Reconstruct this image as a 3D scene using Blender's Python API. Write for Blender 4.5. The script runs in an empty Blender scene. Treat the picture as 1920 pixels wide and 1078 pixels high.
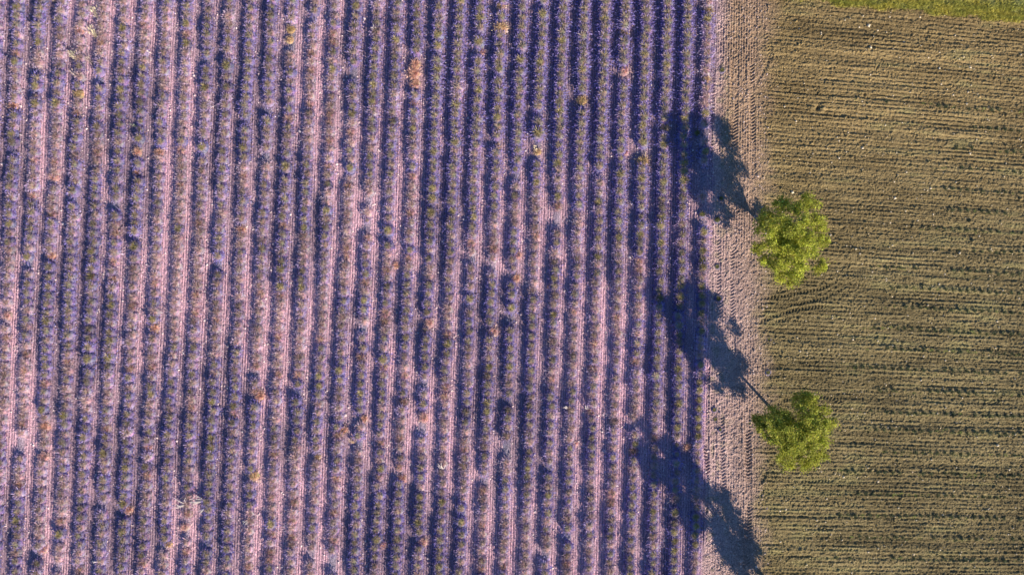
import bpy, math
import numpy as np
from mathutils import Vector

# ------------------------------------------------------------------ camera, sky, sun, exposure
S = 0.046          # metres of ground per pixel of the 1920 px wide survey picture
CAM_H = 66.0
SUN_EL = 25.0
SHADOW = (-0.645, 0.764)          # ground direction in which shadows fall (x right, y up)
scene = bpy.context.scene
col = scene.collection

cam_data = bpy.data.cameras.new('camera')
cam = bpy.data.objects.new('camera', cam_data)
col.objects.link(cam)
cam.location = (0, 0, CAM_H)
cam.rotation_euler = (0, 0, 0)
cam_data.sensor_width = 36.0
cam_data.lens = 36.0 * CAM_H / (1920 * S)
cam_data.clip_start = 0.5
cam_data.clip_end = 3000
scene.camera = cam

world = bpy.data.worlds.new('World')
scene.world = world
world.use_nodes = True
wn = world.node_tree
for n in list(wn.nodes):
    wn.nodes.remove(n)
sky = wn.nodes.new('ShaderNodeTexSky')
sky.sky_type = 'NISHITA'
sky.sun_disc = False
sky.sun_elevation = math.radians(SUN_EL)
sky.sun_rotation = math.atan2(-SHADOW[0], -SHADOW[1])
sky.altitude = 500
sky.air_density = 1.0
sky.dust_density = 0.1
sky.ozone_density = 7.0
bg = wn.nodes.new('ShaderNodeBackground')
bg.inputs['Strength'].default_value = 0.082
wo = wn.nodes.new('ShaderNodeOutputWorld')
wn.links.new(sky.outputs[0], bg.inputs[0])
wn.links.new(bg.outputs[0], wo.inputs[0])

sun_data = bpy.data.lights.new('sun', 'SUN')
sun_data.energy = 5.0
sun_data.angle = math.radians(0.5)
sun_data.color = (1.0, 0.82, 0.63)
sun = bpy.data.objects.new('sun', sun_data)
col.objects.link(sun)
ce = math.cos(math.radians(SUN_EL))
ray = Vector((SHADOW[0] * ce, SHADOW[1] * ce, -math.sin(math.radians(SUN_EL))))
sun.rotation_euler = ray.to_track_quat('-Z', 'Y').to_euler()
sun.location = (30, -30, 40)

scene.view_settings.view_transform = 'Standard'
scene.view_settings.look = 'None'
scene.view_settings.gamma = 1.0
scene.view_settings.use_curve_mapping = False
scene.view_settings.exposure = 0.6
scene.cycles.max_bounces = 5
scene.cycles.diffuse_bounces = 3
scene.cycles.transparent_max_bounces = 4

rng = np.random.default_rng(7)

# ------------------------------------------------------------------ helpers
def W(px, py, z=0.0):
    """ground metres of a point that stands at height z and is seen at survey pixel px, py"""
    k = 1 - z / CAM_H
    return (px - 960) * S * k, (539 - py) * S * k

_T = [np.random.default_rng(100 + i).random((256, 256)) for i in range(12)]
def vn(x, y, seed=0):
    t = _T[seed % 12]
    xf = np.floor(x); yf = np.floor(y)
    u = x - xf; v = y - yf
    u = u * u * (3 - 2 * u); v = v * v * (3 - 2 * v)
    xi = xf.astype(np.int64); yi = yf.astype(np.int64)
    a = t[xi & 255, yi & 255]; b = t[(xi + 1) & 255, yi & 255]
    c = t[xi & 255, (yi + 1) & 255]; d = t[(xi + 1) & 255, (yi + 1) & 255]
    return (a * (1 - u) + b * u) * (1 - v) + (c * (1 - u) + d * u) * v

def sstep(a, b, x):
    t = np.clip((x - a) / (b - a), 0, 1)
    return t * t * (3 - 2 * t)

def mesh_from(name, V, F, C=None, smooth=False, mats=None, midx=None):
    me = bpy.data.meshes.new(name)
    V = np.asarray(V, dtype=np.float32); F = np.asarray(F, dtype=np.int32)
    k = F.shape[1]
    me.vertices.add(len(V)); me.vertices.foreach_set('co', V.ravel())
    me.loops.add(F.size); me.loops.foreach_set('vertex_index', F.ravel())
    me.polygons.add(len(F))
    me.polygons.foreach_set('loop_start', np.arange(len(F), dtype=np.int32) * k)
    if smooth:
        me.polygons.foreach_set('use_smooth', np.ones(len(F), dtype=bool))
    if C is not None:
        at = me.color_attributes.new('Col', 'FLOAT_COLOR', 'POINT')
        C4 = np.ones((len(V), 4), dtype=np.float32); C4[:, :3] = C
        at.data.foreach_set('color', C4.ravel())
    for m in (mats or []):
        me.materials.append(m)
    if midx is not None:
        me.polygons.foreach_set('material_index', np.asarray(midx, dtype=np.int32))
    me.update(calc_edges=True)
    me.validate()
    return me

def link(name, me, parent=None, **props):
    o = bpy.data.objects.new(name, me)
    col.objects.link(o)
    if parent is not None:
        o.parent = parent
    for k, v in props.items():
        o[k] = v
    return o

def empty(name, loc, **props):
    o = bpy.data.objects.new(name, None)
    col.objects.link(o)
    o.empty_display_size = 0.3
    o.location = loc
    for k, v in props.items():
        o[k] = v
    return o

_UNITS = ['', 'first', 'second', 'third', 'fourth', 'fifth', 'sixth', 'seventh', 'eighth', 'ninth', 'tenth', 'eleventh', 'twelfth', 'thirteenth',
          'fourteenth', 'fifteenth', 'sixteenth', 'seventeenth', 'eighteenth', 'nineteenth']
_TENS = {2: ('twentieth', 'twenty'), 3: ('thirtieth', 'thirty'), 4: ('fortieth', 'forty'), 5: ('fiftieth', 'fifty'), 6: ('sixtieth', 'sixty')}
def nth(n):
    if n < 20:
        return _UNITS[n]
    t, u = divmod(n, 10)
    return _TENS[t][0] if u == 0 else _TENS[t][1] + '-' + _UNITS[u]

# ------------------------------------------------------------------ materials
def mat_soil(name, s1, s2, bump, dist, lo=0.62, hi=1.42):
    m = bpy.data.materials.new(name); m.use_nodes = True
    nt = m.node_tree; N = nt.nodes; L = nt.links
    bs = N['Principled BSDF']
    bs.inputs['Roughness'].default_value = 0.95
    bs.inputs['Specular IOR Level'].default_value = 0.15
    at = N.new('ShaderNodeAttribute'); at.attribute_name = 'Col'
    tc = N.new('ShaderNodeTexCoord')
    n1 = N.new('ShaderNodeTexNoise'); n1.inputs['Scale'].default_value = s1; n1.inputs['Detail'].default_value = 3
    n2 = N.new('ShaderNodeTexVoronoi'); n2.inputs['Scale'].default_value = s2
    L.new(tc.outputs['Object'], n1.inputs['Vector']); L.new(tc.outputs['Object'], n2.inputs['Vector'])
    mr = N.new('ShaderNodeMapRange')
    mr.inputs['From Min'].default_value = 0.3; mr.inputs['From Max'].default_value = 0.7
    mr.inputs['To Min'].default_value = lo; mr.inputs['To Max'].default_value = hi
    L.new(n1.outputs['Fac'], mr.inputs['Value'])
    vm = N.new('ShaderNodeVectorMath'); vm.operation = 'SCALE'
    L.new(at.outputs['Color'], vm.inputs[0]); L.new(mr.outputs[0], vm.inputs['Scale'])
    L.new(vm.outputs[0], bs.inputs['Base Color'])
    ad = N.new('ShaderNodeMath'); ad.operation = 'ADD'
    L.new(n1.outputs['Fac'], ad.inputs[0]); L.new(n2.outputs['Distance'], ad.inputs[1])
    bp = N.new('ShaderNodeBump'); bp.inputs['Strength'].default_value = bump; bp.inputs['Distance'].default_value = dist
    L.new(ad.outputs[0], bp.inputs['Height']); L.new(bp.outputs[0], bs.inputs['Normal'])
    return m

def mat_plant(name, trans=0.25, var=0.25, rough=0.7):
    m = bpy.data.materials.new(name); m.use_nodes = True
    nt = m.node_tree; N = nt.nodes; L = nt.links
    for n in list(N):
        N.remove(n)
    out = N.new('ShaderNodeOutputMaterial')
    at = N.new('ShaderNodeAttribute'); at.attribute_name = 'Col'
    tc = N.new('ShaderNodeNewGeometry')
    n1 = N.new('ShaderNodeTexNoise'); n1.inputs['Scale'].default_value = 4.0
    L.new(tc.outputs['Position'], n1.inputs['Vector'])
    mr = N.new('ShaderNodeMapRange')
    mr.inputs['From Min'].default_value = 0.3; mr.inputs['From Max'].default_value = 0.7
    mr.inputs['To Min'].default_value = 1 - var; mr.inputs['To Max'].default_value = 1 + var
    L.new(n1.outputs['Fac'], mr.inputs['Value'])
    vm = N.new('ShaderNodeVectorMath'); vm.operation = 'SCALE'
    L.new(at.outputs['Color'], vm.inputs[0]); L.new(mr.outputs[0], vm.inputs['Scale'])
    d = N.new('ShaderNodeBsdfPrincipled')
    d.inputs['Roughness'].default_value = rough
    d.inputs['Specular IOR Level'].default_value = 0.2
    L.new(vm.outputs[0], d.inputs['Base Color'])
    t = N.new('ShaderNodeBsdfTranslucent'); L.new(vm.outputs[0], t.inputs['Color'])
    mx = N.new('ShaderNodeMixShader'); mx.inputs[0].default_value = trans
    L.new(d.outputs[0], mx.inputs[1]); L.new(t.outputs[0], mx.inputs[2]); L.new(mx.outputs[0], out.inputs['Surface'])
    return m

def mat_bark(name):
    m = bpy.data.materials.new(name); m.use_nodes = True
    nt = m.node_tree; N = nt.nodes; L = nt.links
    bs = N['Principled BSDF']; bs.inputs['Roughness'].default_value = 0.9
    tc = N.new('ShaderNodeTexCoord'); n1 = N.new('ShaderNodeTexNoise'); n1.inputs['Scale'].default_value = 9; n1.inputs['Detail'].default_value = 5
    L.new(tc.outputs['Object'], n1.inputs['Vector'])
    cr = N.new('ShaderNodeValToRGB')
    cr.color_ramp.elements[0].position = 0.35; cr.color_ramp.elements[0].color = (0.10, 0.08, 0.065, 1)
    cr.color_ramp.elements[1].position = 0.7; cr.color_ramp.elements[1].color = (0.30, 0.25, 0.21, 1)
    L.new(n1.outputs['Fac'], cr.inputs[0]); L.new(cr.outputs[0], bs.inputs['Base Color'])
    bp = N.new('ShaderNodeBump'); bp.inputs['Distance'].default_value = 0.03
    L.new(n1.outputs['Fac'], bp.inputs['Height']); L.new(bp.outputs[0], bs.inputs['Normal'])
    return m

M_LSOIL = mat_soil('lavender_field_soil', 9.0, 14.0, 0.9, 0.04, 0.55, 1.5)
M_TRACK = mat_soil('track_soil', 9.0, 12.0, 1.0, 0.06, 0.60, 1.45)
M_PLOUGH = mat_soil('ploughed_soil', 11.0, 13.0, 0.9, 0.05, 0.58, 1.42)
M_GSOIL = mat_soil('grass_soil', 6.0, 10.0, 0.6, 0.04)
M_STONE = mat_soil('stone', 12.0, 20.0, 0.4, 0.01, 0.85, 1.15)
M_CLOD = mat_soil('clod', 14.0, 20.0, 0.6, 0.02, 0.75, 1.25)
M_LEAF = mat_plant('lavender_leaf', 0.2)
M_FLOWER = mat_plant('lavender_flower', 0.15)
M_TREE = mat_plant('tree_leaf', 0.45, 0.28, 0.5)
M_GRASS = mat_plant('grass_blade', 0.3)
M_DRY = mat_plant('dry_plant', 0.15, 0.15)
M_BARK = mat_bark('bark')

# ------------------------------------------------------------------ layout of the land, in survey pixels
def row_x(j, py):
    """pixel column of planted row j (17 = next to the track) at pixel line py"""
    x0 = 668.3 + (38.8 if j >= 0 else 39.5) * j
    s = -0.043 + (0.0011 * j if j > 0 else 0.0)
    return x0 + s * (py - 10) + 1.3 * math.sin(py * 0.006 + j * 1.7) * (0.6 + 0.4 * math.sin(j * 3.1))

def row_phase(px, py):
    j = (px - 668.3) / 39.0
    for _ in range(3):
        s = -0.043 + 0.0011 * np.clip(j, 0, 40)
        x0 = px - s * (py - 10)
        j = np.where(x0 >= 668.3, (x0 - 668.3) / 38.8, (x0 - 668.3) / 39.5)
    jr = np.round(j)
    wob = 1.3 * np.sin(py * 0.006 + jr * 1.7) * (0.6 + 0.4 * np.sin(jr * 3.1))
    return j, (j - jr) * 39.0 * S - wob * S

def cl(py): return np.clip(py, -400, 1500)
def edge_l(py):       # lavender / track
    p = cl(py)
    return 1344 - 0.024 * p + 2.5 * np.sin(p * 0.021) + 2.0 * np.sin(p * 0.057 + 1)
def edge_r(py):       # track / ploughed field
    p = cl(py)
    return 1437 - 0.010 * p + 4 * np.sin(p * 0.017 + 2) + 3 * np.sin(p * 0.05)
def furrow_c(px, py):
    dx = np.clip(px - 1840, -500, 400)
    return (py - 0.096 * dx) / (1 - 0.000078 * dx)
def furrow_y(px, c):
    dx = np.clip(px - 1840, -500, 400)
    return c + (0.096 - 0.000078 * np.clip(c, -300, 1300)) * dx
GRASS_C = 29.5

def seg_stroke(px, py, pts):
    """distance to a polyline and length along it"""
    best = np.full(px.shape, 1e9); along = np.zeros(px.shape); side = np.zeros(px.shape); acc = 0.0
    for (ax, ay), (bx, by) in zip(pts[:-1], pts[1:]):
        dx, dy = bx - ax, by - ay
        L = math.hypot(dx, dy)
        t = np.clip(((px - ax) * dx + (py - ay) * dy) / (L * L), 0, 1)
        qx = px - (ax + t * dx); qy = py - (ay + t * dy)
        d = np.hypot(qx, qy)
        m = d < best
        best = np.where(m, d, best); along = np.where(m, acc + t * L, along)
        side = np.where(m, (dx * qy - dy * qx) / L, side)
        acc += L
    return best, along, side

TREADS = [
    ([(1424, 559), (1460, 556), (1500, 548), (1538, 541), (1566, 528)], 5.0, 1.0),
    ([(1430, 577), (1470, 573), (1510, 566), (1548, 558), (1580, 540)], 5.0, 0.8),
    ([(1424, 603), (1452, 592), (1490, 580), (1535, 574), (1560, 575)], 5.5, 1.0),
    ([(1418, 640), (1432, 618), (1450, 604), (1480, 596)], 5.0, 0.8),
    ([(1424, 905), (1440, 880), (1455, 858), (1470, 842)], 5.5, 1.0),
    ([(1438, 925), (1462, 908), (1500, 902), (1560, 900)], 5.0, 0.7),
    ([(1400, 190), (1420, 150), (1445, 110), (1440, 60)], 5.5, 0.7),
    ([(1432, 800), (1450, 760), (1500, 735), (1560, 745), (1590, 760)], 6.0, 0.7),
    ([(1325, 690), (1323, 780), (1325, 900), (1321, 960)], 7.0, 1.5),
    ([(1336, 120), (1333, 240), (1331, 330)], 6.0, 1.1),
    ([(1378, 120), (1376, 200), (1374, 285)], 9.0, 1.0),
    ([(1408, 120), (1410, 230), (1412, 330)], 7.0, 0.9),
    ([(1400, 780), (1402, 860), (1404, 960), (1400, 1060)], 8.0, 1.2),
    ([(1352, 780), (1354, 880), (1362, 1000)], 7.0, 0.9),
    ([(1372, 430), (1371, 560), (1374, 660)], 7.0, 0.7),
    ([(1345, 410), (1346, 540), (1350, 600)], 7.0, 0.7),
]

def bare_field(px, py):
    return vn(px * 0.012, py * 0.005, 3) * 0.6 + vn(px * 0.03, py * 0.012, 4) * 0.4

def h_lav(px, py, near):
    j, d = row_phase(px, py)
    ad = np.abs(d)
    on = sstep(17.75, 17.45, j)
    ridge = 0.085 * np.exp(-(d / 0.33) ** 2) * on
    g = sstep(0.30, 0.42, ad)
    n0 = vn(px * 0.02, py * 0.012, 5)
    grooves = 0.034 * np.sin(2 * np.pi * d / 0.215 + 1.2 * np.sin(py * 0.01) + j) * g * (0.45 + n0)
    rough = 0.05 * (vn(px * 0.33, py * 0.24, 1) - 0.5) + 0.045 * (vn(px * 0.65, py * 0.5, 2) - 0.5)
    return (ridge + grooves * near + rough * near)

def h_track(px, py, near):
    lines = 0.02 * np.sin(2 * np.pi * (px + 0.012 * py) / 4.8 + 2 * vn(px * 0.02, py * 0.01, 6)) * vn(px * 0.03, py * 0.012, 7) * 2
    ruts = -0.05 * sum(np.exp(-((px + 0.015 * py - c) / 6.0) ** 2) for c in (1352, 1384, 1416))
    rough = 0.08 * (vn(px * 0.32, py * 0.3, 8) - 0.5) + 0.09 * (vn(px * 0.7, py * 0.7, 9) - 0.5)
    return (lines + rough) * near + ruts * 0.6

def h_plough(px, py, near):
    c = furrow_c(px, py)
    m = vn(px * 0.006, c * 0.03, 1)
    r = 0.024 * np.sin(2 * np.pi * c / 7.3 + 2.5 * vn(px * 0.01, c * 0.02, 2)) * (0.3 + 1.1 * m)
    r2 = 0.016 * np.sin(2 * np.pi * c / 4.1 + 3.0 * vn(px * 0.008, c * 0.03, 9)) * (0.2 + vn(px * 0.004, c * 0.05, 8))
    broad = 0.09 * (vn(px * 0.005, c * 0.11, 3) - 0.5)
    str_ = 0.055 * (vn(px * 0.02, c * 0.34, 4) - 0.5) + 0.045 * (vn(px * 0.09, c * 0.5, 10) - 0.5)
    clod = 0.07 * np.maximum(0, vn(px * 0.30, py * 0.40, 5) - 0.48) + 0.062 * (vn(px * 0.42, py * 0.42, 6) - 0.5) + 0.085 * (vn(px * 0.75, py * 0.75, 7) - 0.5)
    # small dug pit with its heap
    pit = -0.35 * np.exp(-(((px - 1534) / 3.6) ** 2 + ((py - 202) / 3.2) ** 2)) + 0.16 * np.exp(-(((px - 1543) / 5) ** 2 + ((py - 205) / 4) ** 2)) \
        + 0.12 * np.exp(-(((px - 1521) / 5) ** 2 + ((py - 204) / 3) ** 2))
    rr = np.hypot(px - 1444, py - 254)
    ring = 0.10 * np.sin(rr * 1.25) * np.exp(-(rr / 7.0) ** 2)
    return (r + r2 + str_ + clod) * near + broad + pit + ring

def ground_height(px, py):
    near = sstep(-140, -40, px) * sstep(2060, 1960, px) * sstep(-110, -30, py) * sstep(1200, 1110, py)
    jag = 5.0 * (vn(px * 0.05, py * 0.09, 10) - 0.5)
    wl = sstep(-5, 5, px - edge_l(py) + jag)
    wp = sstep(-24, 20, px - edge_r(py) + jag * 6.0 + 20 * (vn(px * 0.02, py * 0.02, 1) - 0.5))
    hl = h_lav(px, py, near); ht = h_track(px, py, near); hp = h_plough(px, py, near)
    h = (hl * (1 - wl) + ht * wl) * (1 - wp) + hp * wp
    for pts, w, a in TREADS:
        x0 = min(p[0] for p in pts) - 12; x1 = max(p[0] for p in pts) + 12
        y0 = min(p[1] for p in pts) - 12; y1 = max(p[1] for p in pts) + 12
        m = (px > x0) & (px < x1) & (py > y0) & (py < y1)
        if not m.any():
            continue
        d, al, sd = seg_stroke(px[m], py[m], pts)
        env = sstep(w, w - 2.0, d) * sstep(0.30, 0.62, vn(al * 0.035 + a * 7, sd * 0.12 + w, 11))
        lug = np.sin(2 * np.pi * (al / 6.2 + np.abs(sd) * 0.11))
        h[m] = h[m] * (1 - 0.6 * env) + a * env * (0.065 * lug - 0.03) + 0.035 * a * np.exp(-((d - w) / 1.5) ** 2)
    return h

def ground_color(px, py):
    n = vn(px * 0.02, py * 0.02, 1); n2 = vn(px * 0.11, py * 0.09, 2); n3 = vn(px * 0.5, py * 0.4, 3)
    # lavender field: pale pinkish stony soil between rows, darker litter under the plants
    j, d = row_phase(px, py)
    b = bare_field(px, py)
    pale = np.stack([0.72 + 0 * n, 0.46 + 0 * n, 0.56 + 0 * n], -1) * (0.60 + 0.62 * b + 0.40 * (n3 - 0.5))[..., None]
    litter = np.stack([0.24 + 0 * n, 0.245 + 0 * n, 0.33 + 0 * n], -1) * (0.8 + 0.5 * n2)[..., None]  # litter tone, with the bluish hue of the shade put into its colour
    t = (sstep(0.22, 0.42, np.abs(d)) * 0.72 + 0.28 * sstep(0.45, 0.7, b))
    groove = (0.5 + 0.5 * np.sin(2 * np.pi * d / 0.215 + 1.2 * np.sin(py * 0.01) + j)) * sstep(0.3, 0.42, np.abs(d))
    cl_ = litter * (1 - t)[..., None] + pale * t[..., None]
    plum = np.array([0.26, 0.20, 0.27])
    g = (0.62 * (1 - groove) * sstep(0.3, 0.42, np.abs(d)))[..., None]
    cl_ = cl_ * (1 - g) + plum * g
    # plum-coloured stretches of the lanes
    lush = sstep(600., 860., px) * sstep(520., 120., py - 0.35 * (px - 900)) * (0.75 + 0.5 * (n2 - 0.5))
    q = np.maximum(0.55 * sstep(0.50, 0.36, b), 0.85 * np.clip(lush, 0, 1))[..., None]
    cl_ = cl_ * (1 - q) + plum * q * 0.9
    # track
    u = np.clip((px - edge_l(py)) / np.maximum(edge_r(py) - edge_l(py), 1), 0, 1)
    top = sstep(560, 200, py)
    ta = np.array([0.56, 0.415, 0.43]); tb = np.array([0.43, 0.325, 0.265]); tc = np.array([0.42, 0.305, 0.215])
    ct = ta * (1 - u)[..., None] + tb * u[..., None]
    tt = (top * sstep(0.0, 0.35, u))[..., None]
    ct = ct * (1 - tt) + tc * tt
    ct = ct * (0.82 + 0.25 * n + 0.2 * (n2 - 0.5) + 0.25 * (n3 - 0.5))[..., None]
    ol = (0.45 * sstep(0.62, 0.8, n2) * sstep(0.6, 0.2, u))[..., None]
    ct = ct * (1 - ol) + np.array([0.25, 0.24, 0.15]) * ol
    # ploughed field
    c = furrow_c(px, py)
    m = vn(px * 0.005, c * 0.05, 4); m2 = vn(px * 0.02, c * 0.14, 5); m3 = vn(px * 0.012, py * 0.012, 6)
    pa = np.array([0.315, 0.245, 0.120]); pb = np.array([0.245, 0.208, 0.108]); pg = np.array([0.225, 0.215, 0.10])
    k = sstep(620, 60, py + 90 * (m3 - 0.5))[..., None]
    cp = pb * (1 - k) + pa * k
    gr = (0.55 * sstep(0.62, 0.85, m2) * sstep(0.35, 0.6, m3))[..., None]
    cp = cp * (1 - gr) + pg * gr
    cp = cp * (0.74 + 0.34 * m + 0.34 * (m2 - 0.5) + 0.30 * (m3 - 0.5) + 0.42 * (n3 - 0.5))[..., None]
    jag = 5.0 * (vn(px * 0.05, py * 0.09, 10) - 0.5)
    wl = sstep(-5, 5, px - edge_l(py) + jag)[..., None]
    wp = sstep(-30, 26, px - edge_r(py) + jag * 3.0 + 22 * (n - 0.5) + 16 * (n2 - 0.5))[..., None]
    return (cl_ * (1 - wl) + ct * wl) * (1 - wp) + cp * wp

def grid_mesh(name, PX, PY, mat, colfn=None):
    h = ground_height(PX, PY)
    C = (colfn or ground_color)(PX, PY)
    r, c = PX.shape
    V = np.stack([(PX - 960) * S, (539 - PY) * S, h], -1).reshape(-1, 3)
    idx = np.arange(r * c).reshape(r, c)
    F = np.stack([idx[1:, :-1], idx[1:, 1:], idx[:-1, 1:], idx[:-1, :-1]], -1).reshape(-1, 4)
    return mesh_from(name, V, F, C.reshape(-1, 3), False, [mat])

def axis(a, b, step, lo=None, hi=None):
    """even steps between a and b, then stretching out to lo and hi"""
    mid = np.linspace(a, b, int(round((b - a) / step)) + 1)
    out = [mid]
    if lo is not None:
        g = 1 - np.geomspace(4, abs(a - lo), 16)[::-1] + a - 1
        out.insert(0, g)
    if hi is not None:
        out.append(b + np.geomspace(4, hi - b, 16))
    return np.concatenate(out)

FAR = 12000
py_f = axis(-50, 1130, 3.1, -FAR, FAR)
u_x = axis(-45, 1344, 1.22, -FAR, None)
# columns follow the slanting edge at the right end
PX = np.empty((len(py_f), len(u_x))); PY = np.repeat(py_f[:, None], len(u_x), 1)
k = sstep(1200, 1344, u_x)
PX[:] = u_x[None, :] + k[None, :] * (edge_l(py_f) - 1344)[:, None]
link('lavender_field_ground', grid_mesh('lavender_field_ground', PX, PY, M_LSOIL), kind='structure',
     label='pinkish stony soil between the lavender rows, raked in long fine lines')

py_t = axis(-50, 1130, 1.3, -FAR, FAR)
uu = np.linspace(0, 1, 74)
L_, R_ = edge_l(py_t), edge_r(py_t)
PX = L_[:, None] * (1 - uu)[None] + R_[:, None] * uu[None]
PY = np.repeat(py_t[:, None], len(uu), 1)
link('dirt_track', grid_mesh('dirt_track', PX, PY, M_TRACK), kind='structure',
     label='pale pink-brown dirt track with tyre marks between the two fields')

def right_zone(cs, xstep):
    xs = axis(1437, 1960, xstep, None, FAR)
    X = np.repeat(xs[None], len(cs), 0).astype(float)
    Cc = np.repeat(cs[:, None], len(xs), 1)
    w = sstep(1560, 1437, xs)[None]
    Y = furrow_y(X, Cc)
    for _ in range(4):
        X = xs[None] + w * (edge_r(Y) - 1437)
        Y = furrow_y(X, Cc)
    return X, Y
cs = axis(GRASS_C, 1160, 1.45, None, FAR)
PX, PY = right_zone(cs, 1.45)
link('ploughed_field', grid_mesh('ploughed_field', PX, PY, M_PLOUGH), kind='structure',
     label='brown harrowed field of fine cloddy lines right of the track')
cs = np.concatenate([-np.geomspace(60, FAR, 16)[::-1], np.linspace(-55, GRASS_C, 40)])
PX, PY = right_zone(cs, 4.0)
def grass_color(px, py):
    n = vn(px * 0.08, py * 0.12, 1)
    return np.array([0.22, 0.24, 0.09]) * (0.7 + 0.6 * n)[..., None]
link('grass_verge_ground', grid_mesh('grass_verge_ground', PX, PY, M_GSOIL, grass_color), kind='structure')

def gz(px, py):
    return float(ground_height(np.array([float(px)]), np.array([float(py)]))[0])

# ------------------------------------------------------------------ plant pieces
def norm(v):
    return v / np.maximum(np.linalg.norm(v, axis=-1, keepdims=True), 1e-9)

def blades(base, d, length, width, c0, c1, r, droop=0.0):
    """pointed blades, one triangle each"""
    n = len(base)
    d = norm(d)
    side = norm(np.cross(d, norm(r.normal(size=(n, 3)))))
    tip = base + d * length[:, None]
    tip[:, 2] -= droop * length
    V = np.stack([base - side * width[:, None] / 2, base + side * width[:, None] / 2, tip], 1).reshape(-1, 3)
    F = np.arange(n * 3).reshape(-1, 3)
    C = np.stack([c0, c0, c1], 1).reshape(-1, 3)
    return V, F, C, tip

def spikes(base, d, length, width, c, r):
    """flower spikes: a lozenge of two triangles"""
    n = len(base)
    d = norm(d)
    side = norm(np.cross(d, norm(r.normal(size=(n, 3)))))
    a = base; b = base + d * (length * 0.5)[:, None]; e = base + d * length[:, None]
    V = np.stack([a, b + side * width[:, None] / 2, e, b - side * width[:, None] / 2], 1).reshape(-1, 3)
    i = np.arange(n)[:, None] * 4
    F = np.concatenate([i + np.array([[0, 1, 2]]), i + np.array([[0, 2, 3]])], 0)
    C = np.repeat(c, 4, 0)
    return V, F, C

def join(parts):
    V, F, C, o = [], [], [], 0
    for v, f, c in parts:
        V.append(v); F.append(f + o); C.append(c); o += len(v)
    return np.concatenate(V), np.concatenate(F), np.concatenate(C)

def cj(r, base, n, v=0.2):
    base = np.asarray(base, float)
    return base[None] * (1 + v * (r.random((n, 1)) * 2 - 1)) * (1 + 0.08 * (r.random((n, 3)) * 2 - 1))

LEAF_OLIVE = (0.43, 0.36, 0.26)
STEM = (0.56, 0.46, 0.42)
PURPLE = (0.285, 0.24, 0.57)
def dome(r, rad, h, inner, outer, zlo=0.0, rings=(0.28, 0.55, 0.8, 1.0), seg=10):
    """dense inner mass of a bush: uneven low mound"""
    V = [(0, 0, h)]; C = [inner]
    for q in rings:
        t = min(1, max(0, (q - 0.35) / 0.4))
        for k in range(seg):
            a = 2 * math.pi * (k + 0.5 * r.random()) / seg
            rr = rad * q * r.uniform(0.86, 1.12)
            z = h * math.sqrt(max(0.0, 1 - (q * 0.97) ** 2.2)) * r.uniform(0.82, 1.12) if q < 1 else zlo
            V.append((rr * math.cos(a), rr * math.sin(a), z))
            C.append(tuple((i * (1 - t) + o * t) * r.uniform(0.8, 1.2) for i, o in zip(inner, outer)))
    F = [(0, 1 + k, 1 + (k + 1) % seg) for k in range(seg)]
    for i in range(len(rings) - 1):
        for k in range(seg):
            p = 1 + i * seg + k; q = 1 + i * seg + (k + 1) % seg
            F += [(p, p + seg, q + seg), (p, q + seg, q)]
    return np.array(V, float), np.array(F), np.array(C, float)

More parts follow.
